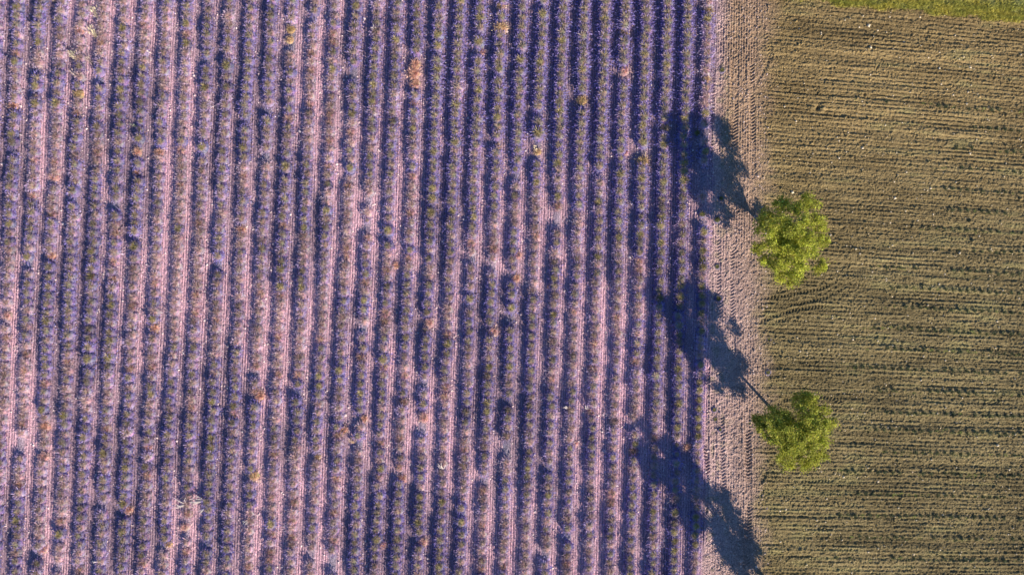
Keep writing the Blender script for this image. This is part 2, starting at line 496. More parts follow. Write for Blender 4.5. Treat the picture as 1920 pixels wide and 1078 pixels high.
def bush(seed, leafc=LEAF_OLIVE, stemc=STEM, flowc=PURPLE, nl=34, ns=60, nf=90, tall=0.60, mound=0.42, skirt=60):
    """one lavender bush of 0.6 m radius: leaf mound with fanning stems, and the flower spikes round them"""
    r = np.random.default_rng(seed)
    leafc = np.array(leafc); flowc = np.array(flowc); stemc = np.array(stemc)
    parts = [dome(r, 0.50, mound, tuple(leafc * 0.9), tuple(flowc * 0.65 + leafc * 0.2))]
    a = r.random(nl) * 2 * np.pi; q = np.sqrt(r.random(nl)) * 0.20
    base = np.stack([q * np.cos(a), q * np.sin(a), mound * (0.98 - 0.5 * (q / 0.3) ** 2)], 1)
    el = r.uniform(0.5, 1.2, nl) - q * 1.6
    d = np.stack([np.cos(a) * np.cos(el), np.sin(a) * np.cos(el), np.sin(el)], 1)
    c = cj(r, leafc, nl, 0.3)
    parts.append(blades(base, d, r.uniform(0.10, 0.22, nl), r.uniform(0.03, 0.05, nl), c * 0.8, c * 1.15, r)[:3])
    a = r.random(ns) * 2 * np.pi
    q = r.uniform(0.05, 0.22, ns)
    base = np.stack([q * np.cos(a), q * np.sin(a), np.full(ns, mound * 0.8)], 1)
    el = r.uniform(0.15, 1.0, ns)
    d = np.stack([np.cos(a) * np.cos(el), np.sin(a) * np.cos(el), np.sin(el)], 1)
    c = cj(r, stemc, ns, 0.3)
    parts.append(blades(base, d, r.uniform(0.26, 0.44, ns), r.uniform(0.022, 0.036, ns), cj(r, leafc, ns, 0.2), c, r)[:3])
    leaf = join(parts)
    a = r.random(nf) * 2 * np.pi
    rr = np.where(r.random(nf) < 0.90, r.uniform(0.34, 0.58, nf), r.uniform(0.12, 0.36, nf))
    z = tall * np.sqrt(np.clip(1 - (rr / 0.64) ** 2, 0.03, 1)) * r.uniform(0.6, 1.05, nf)
    base = np.stack([rr * np.cos(a), rr * np.sin(a), z], 1)
    el = np.clip(1.35 - rr * 2.1, 0.1, 1.5) + r.normal(size=nf) * 0.25
    d = np.stack([np.cos(a) * np.cos(el), np.sin(a) * np.cos(el), np.sin(el)], 1)
    fl = spikes(base - d * 0.09, d, r.uniform(0.14, 0.26, nf), r.uniform(0.035, 0.06, nf), cj(r, flowc, nf, 0.35), r)
    # low skirt of flower stems lying out over the lane
    nk = skirt
    a = r.random(nk) * 2 * np.pi
    rr = r.uniform(0.46, 0.78, nk)
    base = np.stack([rr * np.cos(a), rr * np.sin(a), r.uniform(0.05, 0.24, nk)], 1)
    d = np.stack([np.cos(a), np.sin(a), r.normal(size=nk) * 0.25], 1) + r.normal(size=(nk, 3)) * 0.15
    sk = spikes(base - d * 0.1, d, r.uniform(0.16, 0.30, nk), r.uniform(0.03, 0.055, nk), cj(r, flowc * np.array([1.0, 1.12, 1.15]), nk, 0.3), r)
    return leaf, join([fl, sk])

KINDS = {
    'bloom': [bush(s) for s in range(8)],
    'bushy': [bush(20 + s, leafc=(0.47, 0.41, 0.21), stemc=(0.58, 0.50, 0.34), nl=50, ns=90, nf=66) for s in range(4)],
    'dusty': [bush(40 + s, leafc=(0.53, 0.41, 0.35), stemc=(0.68, 0.51, 0.49), flowc=(0.48, 0.385, 0.64), nf=84, tall=0.58, mound=0.38) for s in range(6)],
    'rusty': [bush(70 + s, leafc=(0.58, 0.38, 0.32), stemc=(0.68, 0.46, 0.43), flowc=(0.54, 0.38, 0.50), nl=30, ns=70, nf=60, tall=0.40, mound=0.26) for s in range(3)],
    'pale': [bush(60 + s, leafc=(0.61, 0.44, 0.42), stemc=(0.75, 0.55, 0.53), flowc=(0.58, 0.45, 0.58), nl=30, ns=60, nf=70, tall=0.54, mound=0.34) for s in range(4)],
}
DEAD_C = {
    'orange': ((0.64, 0.37, 0.29), (0.74, 0.48, 0.40)),
    'salmon': ((0.66, 0.40, 0.36), (0.74, 0.50, 0.48)),
    'straw': ((0.62, 0.44, 0.26), (0.70, 0.52, 0.36)),
    'tan': ((0.46, 0.34, 0.18), (0.56, 0.42, 0.26)),
}
DEADV = {k: [bush(80 + i * 9 + s, leafc=a, stemc=b, flowc=b, nl=70, ns=90, nf=70, tall=0.44, mound=0.30, skirt=20) for s in range(3)] for i, (k, (a, b)) in enumerate(DEAD_C.items())}

def bush_meshes(tag, variants, leafname, flowname):
    out = []
    for i, (lf, fl) in enumerate(variants):
        out.append((mesh_from(tag + '_leaves', *lf, False, [M_LEAF]), mesh_from(tag + '_flowers', *fl, False, [M_FLOWER])))
    return out

# ------------------------------------------------------------------ where the bushes stand
# (px, py, colour, scale) of the withered ones
DEAD = [
    (779, 121, 'orange', 0.95), (776, 139, 'orange', 1.1), (779, 158, 'orange', 0.85), (940, 53, 'straw', 1.15), (939, 12, 'straw', 0.8), (775, 195, 'salmon', 0.7),
    (147, 176, 'tan', 0.85), (25, 198, 'orange', 0.85), (258, 285, 'orange', 0.75), (298, 286, 'orange', 0.75), (256, 324, 'orange', 0.6), (545, 55, 'tan', 0.8), (543, 75, 'straw', 0.7),
    (101, 332, 'salmon', 0.85), (148, 57, 'salmon', 0.8), (96, 478, 'orange', 0.8), (453, 432, 'orange', 0.8), (290, 614, 'orange', 0.8), (14, 592, 'salmon', 0.75), (742, 498, 'orange', 0.6),
    (971, 478, 'salmon', 0.75), (968, 522, 'orange', 0.75), (925, 622, 'salmon', 0.9), (805, 605, 'salmon', 0.8), (84, 799, 'orange', 0.85), (82, 856, 'salmon', 0.85), (487, 742, 'orange', 0.85),
    (595, 857, 'straw', 0.55), (476, 892, 'straw', 0.9), (241, 955, 'orange', 0.8), (79, 1031, 'salmon', 0.75), (315, 1020, 'straw', 0.65), (346, 988, 'salmon', 0.75), (276, 838, 'salmon', 0.7),
    (682, 785, 'orange', 0.7), (644, 806, 'orange', 0.8), (794, 782, 'salmon', 0.85), (754, 898, 'orange', 0.75), (793, 1016, 'salmon', 0.85), (718, 1022, 'salmon', 0.7), (1078, 832, 'salmon', 0.55),
    (1171, 133, 'salmon', 0.85), (905, 97, 'salmon', 0.5), (1170, 62, 'tan', 0.8), (1091, 188, 'tan', 0.85), (1247, 240, 'straw', 0.75), (1205, 303, 'tan', 1.05), (1173, 286, 'salmon', 0.6),
    (1008, 285, 'straw', 0.6), (933, 275, 'straw', 0.6), (1029, 538, 'orange', 0.45), (1290, 838, 'orange', 0.6), (1330, 22, 'tan', 0.75), (1325, 150, 'straw', 0.75),
]
# extra large green bushes that stand out
BIG = [(1010, 250, 1.3), (900, 79, 1.15), (978, 113, 1.05), (1055, 78, 1.1), (1015, 28, 1.1), (740, 78, 1.05), (933, 222, 1.1), (857, 198, 1.15), (1244, 272, 1.05), (940, 130, 1.0), (812, 88, 1.0),
       (420, 125, 1.1), (536, 313, 1.1), (380, 276, 1.0), (66, 163, 1.0), (65, 196, 1.0), (222, 170, 1.0), (105, 195, 1.05), (527, 505, 1.0), (527, 538, 1.05), (168, 672, 1.1), (207, 670, 1.05),
       (255, 462, 1.05), (811, 400, 1.1), (732, 433, 1.05), (723, 673, 1.1), (886, 560, 0.95), (963, 577, 0.95), (1290, 535, 1.05), (118, 1000, 1.0), (524, 982, 1.0), (1276, 960, 1.0), (866, 978, 0.95)]
BARE = [(664, 140, 10, 14), (778, 200, 9, 8), (905, 272, 10, 14), (1140, 262, 14, 12), (1160, 305, 12, 10), (1122, 325, 12, 8), (1172, 150, 7, 16), (1250, 245, 8, 8), (700, 415, 12, 12), (690, 425, 14, 14),
        (925, 500, 12, 16), (960, 590, 12, 14), (1045, 415, 12, 12), (1195, 405, 14, 10), (800, 620, 10, 14), (395, 115, 12, 12), (398, 160, 10, 10), (500, 290, 10, 12), (550, 310, 10, 14), (235, 235, 9, 10),
        (265, 235, 9, 12), (60, 130, 10, 10), (510, 520, 8, 8), (790, 790, 12, 16), (870, 935, 14, 10), (950, 840, 12, 10), (1020, 1040, 14, 10), (1170, 760, 16, 12), (1200, 790, 14, 12), (1270, 845, 12, 14),
        (1150, 690, 12, 12), (40, 835, 12, 9), (20, 575, 8, 20), (400, 970, 10, 10), (620, 1050, 12, 20), (1075, 940, 12, 12), (1300, 400, 8, 20), (965, 325, 10, 14), (1325, 340, 8, 40), (650, 330, 8, 10),
        (620, 480, 10, 12), (330, 60, 9, 8), (1060, 1000, 10, 10)]

bushes = []       # px, py, row, kind, scale, sx(wide), rot
def add(px, py, j, kind, sc):
    bushes.append([px, py, j, kind, sc])
for j in range(-20, 18):
    py = -70 + rng.random() * 10
    while py < 1150:
        step = rng.normal(16.6, 1.2)
        py += step
        px = row_x(j, py) + rng.normal() * 1.0
        if px < -60:
            continue
        b = float(bare_field(np.array([px]), np.array([py]))[0])
        lush = float(sstep(np.array(560.), np.array(820.), np.array(px)) * sstep(np.array(560.), np.array(120.), np.array(py - 0.35 * (px - 900))))
        sc = 0.93 + 0.14 * lush + 0.05 * rng.normal() - 0.16 * (b - 0.5)
        if rng.random() < 0.022 * (1 - 0.7 * lush):
            continue
        skip = False
        for bx, by, rx, ry in BARE:
            if ((px - bx) / rx) ** 2 + ((py - by) / ry) ** 2 < 1:
                skip = rng.random() < 0.6
                sc *= 0.7
        if skip:
            continue
        t = rng.random() + (b - 0.5) * 2.0 - lush * 0.75 + 0.12 * (px < 700) - (0.15 if px > 1150 else 0)
        kind = 'bloom' if t < 0.42 else 'dusty' if t < 0.80 else 'pale'
        if t > 0.75 and py > 40 and rng.random() < 0.22 and not (j >= 4 and py < 362):
            kind = 'rusty'
        if kind == 'bloom' and rng.random() < 0.13:
            kind = 'bushy'
        if j == 17:
            kind = rng.choice(['bushy', 'dusty', 'pale']); sc *= 0.95
            if 230 < py < 420 and rng.random() < 0.5:
                continue
        add(px, py, j, kind, max(0.5, min(1.25, sc)))
# stand-outs replace whatever grew there
def clear(px, py, r):
    global bushes
    bushes = [b for b in bushes if (b[0] - px) ** 2 + ((b[1] - py)) ** 2 > r * r]
def near_row(px, py):
    return min(range(-20, 18), key=lambda j: abs(row_x(j, py) - px))
for px, py, s in BIG:
    j = near_row(px, py); x = row_x(j, py)
    clear(x, py, 12)
    add(x, py, j, 'bushy', s)
for px, py, c, s in DEAD:
    clear(px, py, 8.5 + 3 * s)

def height_at(pts):
    a = np.array(pts, float)
    return ground_height(a[:, 0], a[:, 1])

# individuals: the fourteen rows nearest the track, upper part, where the bushes show largest
ROWS = list(range(17, 3, -1))
single, mass = [], []
for b in bushes:
    (single if (b[2] in ROWS and -4 < b[1] < 362) else mass).append(b)
single.sort(key=lambda b: (-b[2], b[1]))
over = len(single) - 300
if over > 0:          # the lowest ones go back into the mass
    drop = sorted(single, key=lambda b: -b[1])[:over]
    for b in drop:
        single.remove(b); mass.append(b)

BUSH_MESH = {k: bush_meshes('lavender_' + k, v, 'leaf_mound', 'flower_spikes') for k, v in KINDS.items()}
LOOK = {'bloom': 'purple', 'bushy': 'green-hearted', 'dusty': 'dusty', 'pale': 'pale'}
hs = height_at([(b[0], b[1]) for b in single])
count = {}
for b, h in zip(single, hs):
    px, py, j, kind, sc = b
    count[j] = count.get(j, 0) + 1
    x, y = W(px, py, 0.25)
    vs = BUSH_MESH[kind]
    lf, fl = vs[rng.integers(len(vs))]
    o = empty('lavender_bush', (x, y, h - 0.02), category='lavender bush', group='lavender bushes in the rows beside the track',
              label='%s lavender bush, %s from the picture top in the %s row left of the track' % (LOOK[kind], nth(count[j]), nth(18 - j)))
    o.rotation_euler = (0, 0, rng.integers(2) * math.pi + rng.normal() * 0.25)
    o.scale = (sc * 0.97, sc * 1.10, sc * rng.uniform(1.0, 1.2))
    link('leaf_mound', lf, o)
    link('flower_spikes', fl, o)

# the rest of the field, one mass
def place_mass(items, variants_of, name, mats, **props):
    Vs, Fs, Cs, Ms, off = [], [], [], [], 0
    hh = height_at([(b[0], b[1]) for b in items])
    for b, h in zip(items, hh):
        px, py, j, kind, sc = b
        vs = variants_of[kind]
        pair = vs[rng.integers(len(vs))]
        a = rng.integers(2) * math.pi + rng.normal() * 0.25; ca, sa = math.cos(a), math.sin(a)
        x, y = W(px, py, 0.25); tint = 1 + 0.15 * rng.normal()
        sz = sc * rng.uniform(1.0, 1.2)
        for mi, (v, f, c) in enumerate(pair):
            q = np.empty_like(v)
            q[:, 0] = (v[:, 0] * ca - v[:, 1] * sa) * sc * 0.97 + x
            q[:, 1] = (v[:, 0] * sa + v[:, 1] * ca) * sc * 1.12 + y
            q[:, 2] = v[:, 2] * sz + h - 0.02
            Vs.append(q); Fs.append(f + off); Cs.append(c * min(1.25, max(0.6, tint)) * 0.9); Ms.append(np.full(len(f), mi)); off += len(v)
    me = mesh_from(name, np.concatenate(Vs), np.concatenate(Fs), np.concatenate(Cs), False, mats, np.concatenate(Ms))
    return link(name, me, **props)
place_mass(mass, KINDS, 'lavender_rows', [M_LEAF, M_FLOWER], kind='stuff', label='mass of small lavender plants in long upright rows filling the purple field')

DEAD_MESH = {k: bush_meshes('withered_' + k, v, 'leaf_mound', 'flower_spikes') for k, v in DEADV.items()}
WORD = {'orange': 'withered orange', 'salmon': 'withered salmon-pink', 'straw': 'dry straw-coloured', 'tan': 'brownish tan'}
dd = sorted([(near_row(px, py), py, px, c, s) for px, py, c, s in DEAD], key=lambda t: (-t[0], t[1]))
hs = height_at([(d[2], d[1]) for d in dd]); cnt = {}
for (j, py, px, c, s), h in zip(dd, hs):
    cnt[j] = cnt.get(j, 0) + 1
    x, y = W(px, py, 0.2)
    vs = DEAD_MESH[c]; lf, fl = vs[rng.integers(3)]
    o = empty('dead_lavender_bush', (x, y, h - 0.02), category='dead bush', group='withered bushes among the lavender',
              label='%s bush, %s dead one from the top, %s row left of the track' % (WORD[c], nth(cnt[j]), nth(18 - j)))
    o.rotation_euler = (0, 0, rng.random() * 6.283); o.scale = (s, s * rng.uniform(0.95, 1.2), s)
    link('dry_mound', lf, o); link('dry_spikes', fl, o)

# ------------------------------------------------------------------ tall dry grass tufts and dead stalks
def tuft_mesh(seed, n, length, lean, spread, c0, c1, width=0.045):
    r = np.random.default_rng(seed)
    base = np.stack([r.normal(size=n) * 0.06, r.normal(size=n) * 0.06, np.zeros(n)], 1)
    d = np.array(lean)[None] + r.normal(size=(n, 3)) * spread
    d[:, 2] = np.abs(d[:, 2]) + 0.15
    L = length * r.uniform(0.5, 1.0, n)
    c = cj(r, c0, n, 0.2); c2 = cj(r, c1, n, 0.15)
    v = blades(base, d, L, np.full(n, width), c, c2, r, 0.12)
    d2 = norm(d); d2[:, 2] -= 0.35
    hd = spikes(v[3] - norm(d) * 0.05, d2, L * 0.28, np.full(n, width * 2.0), c2, r)
    return join([v[:3]]), hd
TUFTS = [   # px, py, blades, length, lean, spread, kind, label
    (189, 38, 34, 1.15, (-0.45, 0.8, 0.55), 0.20, 'cream', 'tall cream grass tuft, topmost of those near the top left corner'),
    (188, 77, 38, 1.35, (-0.5, 0.8, 0.5), 0.22, 'cream', 'large cream grass tuft leaning up-left, just below the topmost tuft'),
    (151, 118, 44, 1.15, (-0.6, 0.7, 0.5), 0.24, 'cream', 'brightest whitish grass tuft in the fourth plant row from the left edge'),
    (178, 123, 16, 0.95, (-0.55, 0.75, 0.45), 0.12, 'pink', 'thin pinkish grass tuft right beside the brightest whitish tuft'),
    (149, 149, 20, 0.95, (-0.5, 0.7, 0.4), 0.18, 'pink', 'sparse faded grass tuft, lowest of the top left cluster'),
    (113, 48, 16, 0.85, (-0.4, 0.8, 0.5), 0.18, 'pink', 'small pale grass tuft left of the large cream tufts'),
    (104, 6, 12, 0.9, (-0.6, 0.6, 0.5), 0.16, 'pink', 'faint dry tuft touching the top edge near the left corner'),
    (262, 240, 8, 0.8, (-0.9, 0.35, 0.4), 0.12, 'green', 'thin greenish tuft lying across the lane left of centre'),
    (1009, 288, 14, 0.8, (-0.4, 0.8, 0.5), 0.16, 'cream', 'short cream tuft below the largest green bush near the top'),
]
TC = {'cream': ((0.50, 0.42, 0.26), (0.78, 0.70, 0.50)), 'pink': ((0.48, 0.38, 0.30), (0.72, 0.60, 0.52)), 'green': ((0.30, 0.36, 0.18), (0.52, 0.56, 0.36)), 'white': ((0.60, 0.55, 0.48), (0.80, 0.76, 0.70))}
for i, (px, py, n, L, lean, sp, k, lab) in enumerate(TUFTS):
    a, hd = tuft_mesh(300 + i, n, L, lean, sp, *TC[k])
    x, y = W(px, py)
    o = empty('dry_grass_tuft', (x, y, gz(px, py) - 0.01), category='grass tuft', group='tall dry grass tufts', label=lab)
    link('grass_blades', mesh_from('grass_blades', *a, False, [M_DRY]), o)
    link('seed_heads', mesh_from('seed_heads', *hd, False, [M_DRY]), o)

def tube(pts, rad, sides=5):
    pts = [Vector(p) for p in pts]
    V, F = [], []
    for i, p in enumerate(pts):
        t = (pts[min(i + 1, len(pts) - 1)] - pts[max(i - 1, 0)]).normalized()
        u = t.cross(Vector((0.3, 0.2, 1))).normalized() if abs(t.z) < 0.95 else t.cross(Vector((1, 0, 0))).normalized()
        w = t.cross(u)
        for k in range(sides):
            a = 2 * math.pi * k / sides
            V.append(p + (u * math.cos(a) + w * math.sin(a)) * rad[i])
    for i in range(len(pts) - 1):
        for k in range(sides):
            a = i * sides + k; b = i * sides + (k + 1) % sides
            F.append((a, b, b + sides)); F.append((a, b + sides, a + sides))
    return np.array([tuple(v) for v in V]), np.array(F)

STALKS = [  # px, py, twigs, length, lean angle (degrees, ground), label
    (387, 937, 9, 1.25, 170, 'larger branching white dead stalk lying across the rows at lower left'),
    (352, 944, 7, 1.15, 172, 'thin branching white stalk just left of the larger one'),
    (386, 950, 4, 0.55, 230, 'short curled white stalk below the larger branching one'),
    (832, 878, 8, 0.75, 120, 'whitish forked stalk in the lavender below the picture centre'),
    (1066, 765, 6, 0.6, 150, 'small whitish stalk between rows left of the lowest tree shadow'),
    (1097, 766, 4, 0.45, 60, 'tiny whitish stalk one lane right of the small forked stalk'),
    (190, 1050, 5, 0.5, 165, 'small white stalk near the bottom edge at left'),
    (664, 830, 7, 0.7, 110, 'pale brown twiggy stalk low in the field left of centre'),
    (468, 973, 5, 0.5, 200, 'white scrap of dead stalk right of the branching stalks'),
    (704, 61, 4, 0.5, 100, 'small white stalk in a bush near the top, left of the orange patch'),
    (283, 100, 4, 0.4, 150, 'small pale stalk near the top left, between two purple rows'),
]
for i, (px, py, n, L, ang, lab) in enumerate(STALKS):
    r = np.random.default_rng(500 + i)
    Vs, Fs, off = [], [], 0
    for k in range(n):
        a = math.radians(ang + r.normal() * 24); l = L * r.uniform(0.5, 1.0)
        b = a + r.normal() * 0.5
        z0 = 0.30
        pts = [(0, 0, 0.0), (0.18 * math.cos(a) * l, 0.18 * math.sin(a) * l, z0 * 0.9), (0.6 * l * math.cos(a), 0.6 * l * math.sin(a), z0 + 0.2 * r.random()),
               (0.6 * l * math.cos(a) + 0.4 * l * math.cos(b), 0.6 * l * math.sin(a) + 0.4 * l * math.sin(b), z0 + 0.1 + 0.3 * r.random())]
        v, f = tube(pts, [0.035, 0.032, 0.026, 0.014], 4)
        Vs.append(v); Fs.append(f + off); off += len(v)
    V = np.concatenate(Vs)
    x, y = W(px, py)
    o = link('dead_stalk', mesh_from('dead_stalk', V, np.concatenate(Fs), np.tile(np.array((0.88, 0.84, 0.80) if i != 7 else (0.45, 0.33, 0.24)), (len(V), 1)), False, [M_DRY]),
             category='dead stalk', group='pale dead stalks', label=lab)
    o.location = (x, y, gz(px, py))

# ------------------------------------------------------------------ weeds along the track
WEEDS = [(1316, 402, 1.0, 'olive weed clump at the field edge just below the upper tree shadow'), (1345, 412, 1.1, 'grey-green weed clump on the track left of the upper tree'),
         (1352, 372, 0.9, 'dim weed clump inside the upper tree shadow on the track'), (1311, 742, 0.9, 'upper of two olive weeds at the field edge left of the lower tree'),
         (1312, 772, 1.0, 'lower of two olive weeds at the field edge left of the lower tree'), (1339, 768, 0.8, 'small yellow-green weed on the track left of the lower tree'),
         (1342, 786, 0.8, 'small dark weed on the track below the yellow-green one'), (1350, 805, 0.6, 'tiny round dark weed, lowest on the track left of the lower tree'),
         (1347, 560, 1.0, 'dull weed clump on the track between the two trees'), (1345, 500, 0.8, 'grey weed clump on the track left of the upper tree crown bottom'),
         (1354, 132, 0.9, 'dusty weed clump on the track near the top'), (1307, 250, 1.1, 'dark olive weed at the upper edge of the upper tree shadow'),
         (1440, 698, 0.8, 'dark weed at the ploughed field edge above the lower tree trunk shadow'), (1442, 636, 0.7, 'dark weed at the ploughed field corner above the others')]
for i, (px, py, s, lab) in enumerate(WEEDS):
    lf, fl = bush(700 + i, leafc=(0.24, 0.24, 0.09), stemc=(0.34, 0.33, 0.16), nl=70, ns=70, nf=2, tall=0.3, mound=0.25, skirt=2)
    x, y = W(px, py)
    o = link('weed_clump', mesh_from('weed_clump', *lf, False, [M_LEAF]), category='weed', group='weeds along the track', label=lab)
    o.location = (x, y, gz(px, py) - 0.02); o.scale = (s * .75, s * .75, s * 0.6)

# ------------------------------------------------------------------ seedlings in the ploughed field
SROWS = [(c, x0) for c, x0 in ((205, 1655), (240, 1760), (280, 1790), (318, 1800), (358, 1770), (397, 1780), (433, 1740), (470, 1720), (510, 1640), (547, 1665), (583, 1690), (623, 1640), (660, 1660), (697, 1600),
                               (738, 1640), (778, 1625), (811, 1640), (851, 1650), (890, 1575), (930, 1600), (970, 1570), (1010, 1590), (1048, 1560))]
def seedling(seed):
    r = np.random.default_rng(seed); n = 46
    a = r.random(n) * 6.283; el = r.uniform(0.2, 1.2, n)
    d = np.stack([np.cos(a) * np.cos(el), np.sin(a) * np.cos(el), np.sin(el)], 1)
    base = np.stack([r.normal(size=n) * 0.05, r.normal(size=n) * 0.05, np.zeros(n)], 1)
    c = cj(r, (0.15, 0.18, 0.10), n, 0.3)
    return blades(base, d, r.uniform(0.14, 0.27, n), r.uniform(0.03, 0.05, n), c, c * 1.25, r)[:3]
SEED = [seedling(900 + i) for i in range(6)]
SEED_MESH = [mesh_from('seedling', *s, False, [M_LEAF]) for s in SEED]
sing, rest = [], []
for ri, (c, x0) in enumerate(SROWS):
    px = 1915 - rng.random() * 6
    while px > x0:
        frac = (px - x0) / (1920 - x0)
        w = float(vn(np.array([px * 0.02]), np.array([c * 0.5]), 3)[0])
        if w > (0.22 if c > 480 else 0.42) or rng.random() < 0.3:
            sing.append((px, float(furrow_y(np.array(px), np.array(c))) + rng.normal() * 0.8, c, ri, rng.uniform(0.85, 1.2)))
        px -= rng.normal(14.0, 0.8)
sing = [s for s in sing if 0 < s[1] < 1076]
sing.sort(key=lambda s: s[4])
while len(sing) > 298:
    rest.append(sing.pop(0))
sing.sort(key=lambda s: (-s[3], -s[0]))
rowno = {}
for s in sorted({s[3] for s in sing}, reverse=True):
    rowno[s] = len(rowno) + 1
hs = height_at([(s[0], s[1]) for s in sing]); cnt = {}
for (px, py, c, ri, sc), h in zip(sing, hs):
    cnt[ri] = cnt.get(ri, 0) + 1
    x, y = W(px, py)
    o = link('seedling', SEED_MESH[rng.integers(6)], category='seedling', group='seedlings in the ploughed field',
             label='low green seedling, %s from the right edge, %s seedling row up from the bottom' % (nth(cnt[ri]), nth(rowno[ri])))
    o.location = (x, y, h); o.rotation_euler = (0, 0, rng.random() * 6.283); o.scale = (sc, sc, sc)
# faint leftovers and low sprouts along the same lines
Vs, Fs, Cs, off = [], [], [], 0
spr = [(s[0], s[1], s[4]) for s in rest]
for ri, (c, x0) in enumerate(SROWS):
    n = int(34 if c > 600 else 12)
    for _ in range(n):
        px = rng.uniform(x0 - 60, 1960); dy = 3.0 + rng.normal() * 1.6
        spr.append((px, float(furrow_y(np.array(px), np.array(c))) + dy, rng.uniform(0.25, 0.5)))
hh = height_at([(a, b) for a, b, _ in spr])
for (px, py, sc), h in zip(spr, hh):
    v, f, c = SEED[rng.integers(6)]
    x, y = W(px, py)
    k3 = slice(0, 3 * 16)
    v = v[k3]; f = f[:16]; c = c[k3] * np.array([1.7, 1.8, 0.9])
    Vs.append(v * np.array([sc * 1.4, sc, sc * 0.6]) + np.array([x, y, h])); Fs.append(f + off); Cs.append(c); off += len(v)
link('field_sprouts', mesh_from('field_sprouts', np.concatenate(Vs), np.concatenate(Fs), np.concatenate(Cs), False, [M_LEAF]), kind='stuff',
     label='faint low green sprouts along the seedling lines of the ploughed field')

# ------------------------------------------------------------------ stones and clods (uncountable)
def lumps(name, P, R, C, mat, flat=0.7, **props):
    n = len(P)
    o8 = np.array([[1, 0, 0], [0, 1, 0], [-1, 0, 0], [0, -1, 0], [0, 0, 1], [0, 0, -0.6]], float)
    f8 = np.array([[0, 1, 4], [1, 2, 4], [2, 3, 4], [3, 0, 4], [1, 0, 5], [2, 1, 5], [3, 2, 5], [0, 3, 5]])
    a = rng.random(n) * 6.283
    V = o8[None] * (1 + 0.35 * (rng.random((n, 6, 1)) * 2 - 1)) * R[:, None, None]
    V[:, :, 2] *= flat
    x = V[:, :, 0] * np.cos(a)[:, None] - V[:, :, 1] * np.sin(a)[:, None]
    y = V[:, :, 0] * np.sin(a)[:, None] + V[:, :, 1] * np.cos(a)[:, None]
    V[:, :, 0] = x; V[:, :, 1] = y
    V += P[:, None, :]
    F = (f8[None] + (np.arange(n) * 6)[:, None, None]).reshape(-1, 3)
    me = mesh_from(name, V.reshape(-1, 3), F, np.repeat(C, 6, 0), False, [mat])
    return link(name, me, kind='stuff', **props)

def scatter(n, x0, x1, y0, y1):
    return rng.uniform(x0, x1, n), rng.uniform(y0, y1, n)
# lavender lanes
px, py = scatter(26000, -40, 1345, -30, 1110)
j, d = row_phase(px, py)
m = (np.abs(d) > 0.3) & (px < edge_l(py)) & (rng.random(len(px)) < 0.25 + 0.9 * bare_field(px, py))
px, py = px[m], py[m]
P = np.stack([(px - 960) * S, (539 - py) * S, ground_height(px, py)], -1)
k = rng.random((len(px), 1))
C = np.array([0.62, 0.50, 0.54]) * (1 - k) + np.array([0.92, 0.84, 0.86]) * k
lumps('lane_pebbles', P, rng.gamma(3.0, 0.013, len(px)) + 0.02, C, M_STONE, label='white and pink pebbles strewn along the lanes between lavender rows')
# track
px, py = scatter(2200, 1325, 1440, -30, 1110)
P = np.stack([(px - 960) * S, (539 - py) * S, ground_height(px, py)], -1)
k = rng.random((len(px), 1))
C = np.array([0.42, 0.33, 0.30]) * (1 - k) + np.array([0.72, 0.62, 0.60]) * k
lumps('track_pebbles', P, rng.gamma(3.0, 0.012, len(px)) + 0.015, C, M_STONE, label='pale pebbles scattered over the dirt track')
# ploughed field
px, py = scatter(36000, 1425, 1965, -30, 1110)
m = (px > edge_r(py) - 4) & (furrow_c(px, py) > GRASS_C + 1)
px, py = px[m], py[m]
h = ground_height(px, py)
P = np.stack([(px - 960) * S, (539 - py) * S, h], -1)
C = ground_color(px, py) * rng.uniform(0.8, 1.35, (len(px), 1))
lumps('soil_clods', P, rng.gamma(2.0, 0.016, len(px)) + 0.012, C, M_CLOD, 0.8, label='small brown clods of earth strewn over the ploughed field')
px, py = scatter(1000, 1445, 1965, -10, 1110)
m = furrow_c(px, py) > GRASS_C + 2
px, py = px[m], py[m]
P = np.stack([(px - 960) * S, (539 - py) * S, ground_height(px, py) + 0.02], -1)
C = np.array([0.72, 0.64, 0.48]) * rng.uniform(0.8, 1.15, (len(px), 1))
lumps('field_stones', P, rng.gamma(3.0, 0.014, len(px)) + 0.02, C, M_STONE, label='pale stones scattered over the ploughed field')

# ------------------------------------------------------------------ grass on the verge, top right
n = 30000
px = rng.uniform(1440, 1990, n); c = GRASS_C - 1 + 12 * vn(px * 0.04, px * 0, 4) + rng.normal(size=n) * 2.5 - rng.gamma(1.6, 11, n)
py = furrow_y(px, c)
thin = vn(px * 0.045, c * 0.16, 7)
m = (py > -45) & (c < GRASS_C + 10) & (rng.random(n) < sstep(0.18, 0.42, thin) + 0.3)
px, py, thin, c = px[m], py[m], thin[m], c[m]; n = len(px)
base = np.stack([(px - 960) * S, (539 - py) * S, ground_height(px, py)], -1)
d = rng.normal(size=(n, 3)); d[:, 2] = np.abs(d[:, 2]) + 0.5
hue = vn(px * 0.03, c * 0.2, 2)[:, None]
C = np.array([0.38, 0.46, 0.12]) * (1 - hue) + np.array([0.64, 0.66, 0.18]) * hue
C = C * rng.uniform(0.6, 1.35, (n, 1)) * np.array([1.12, 1.0, 1.0])
v = blades(base, d, rng.uniform(0.12, 0.34, n), rng.uniform(0.03, 0.06, n), C, C * 1.15, rng)
link('verge_grass', mesh_from('verge_grass', *v[:3], False, [M_GRASS]), kind='stuff', label='strip of bright green grass along the top right of the ploughed field')

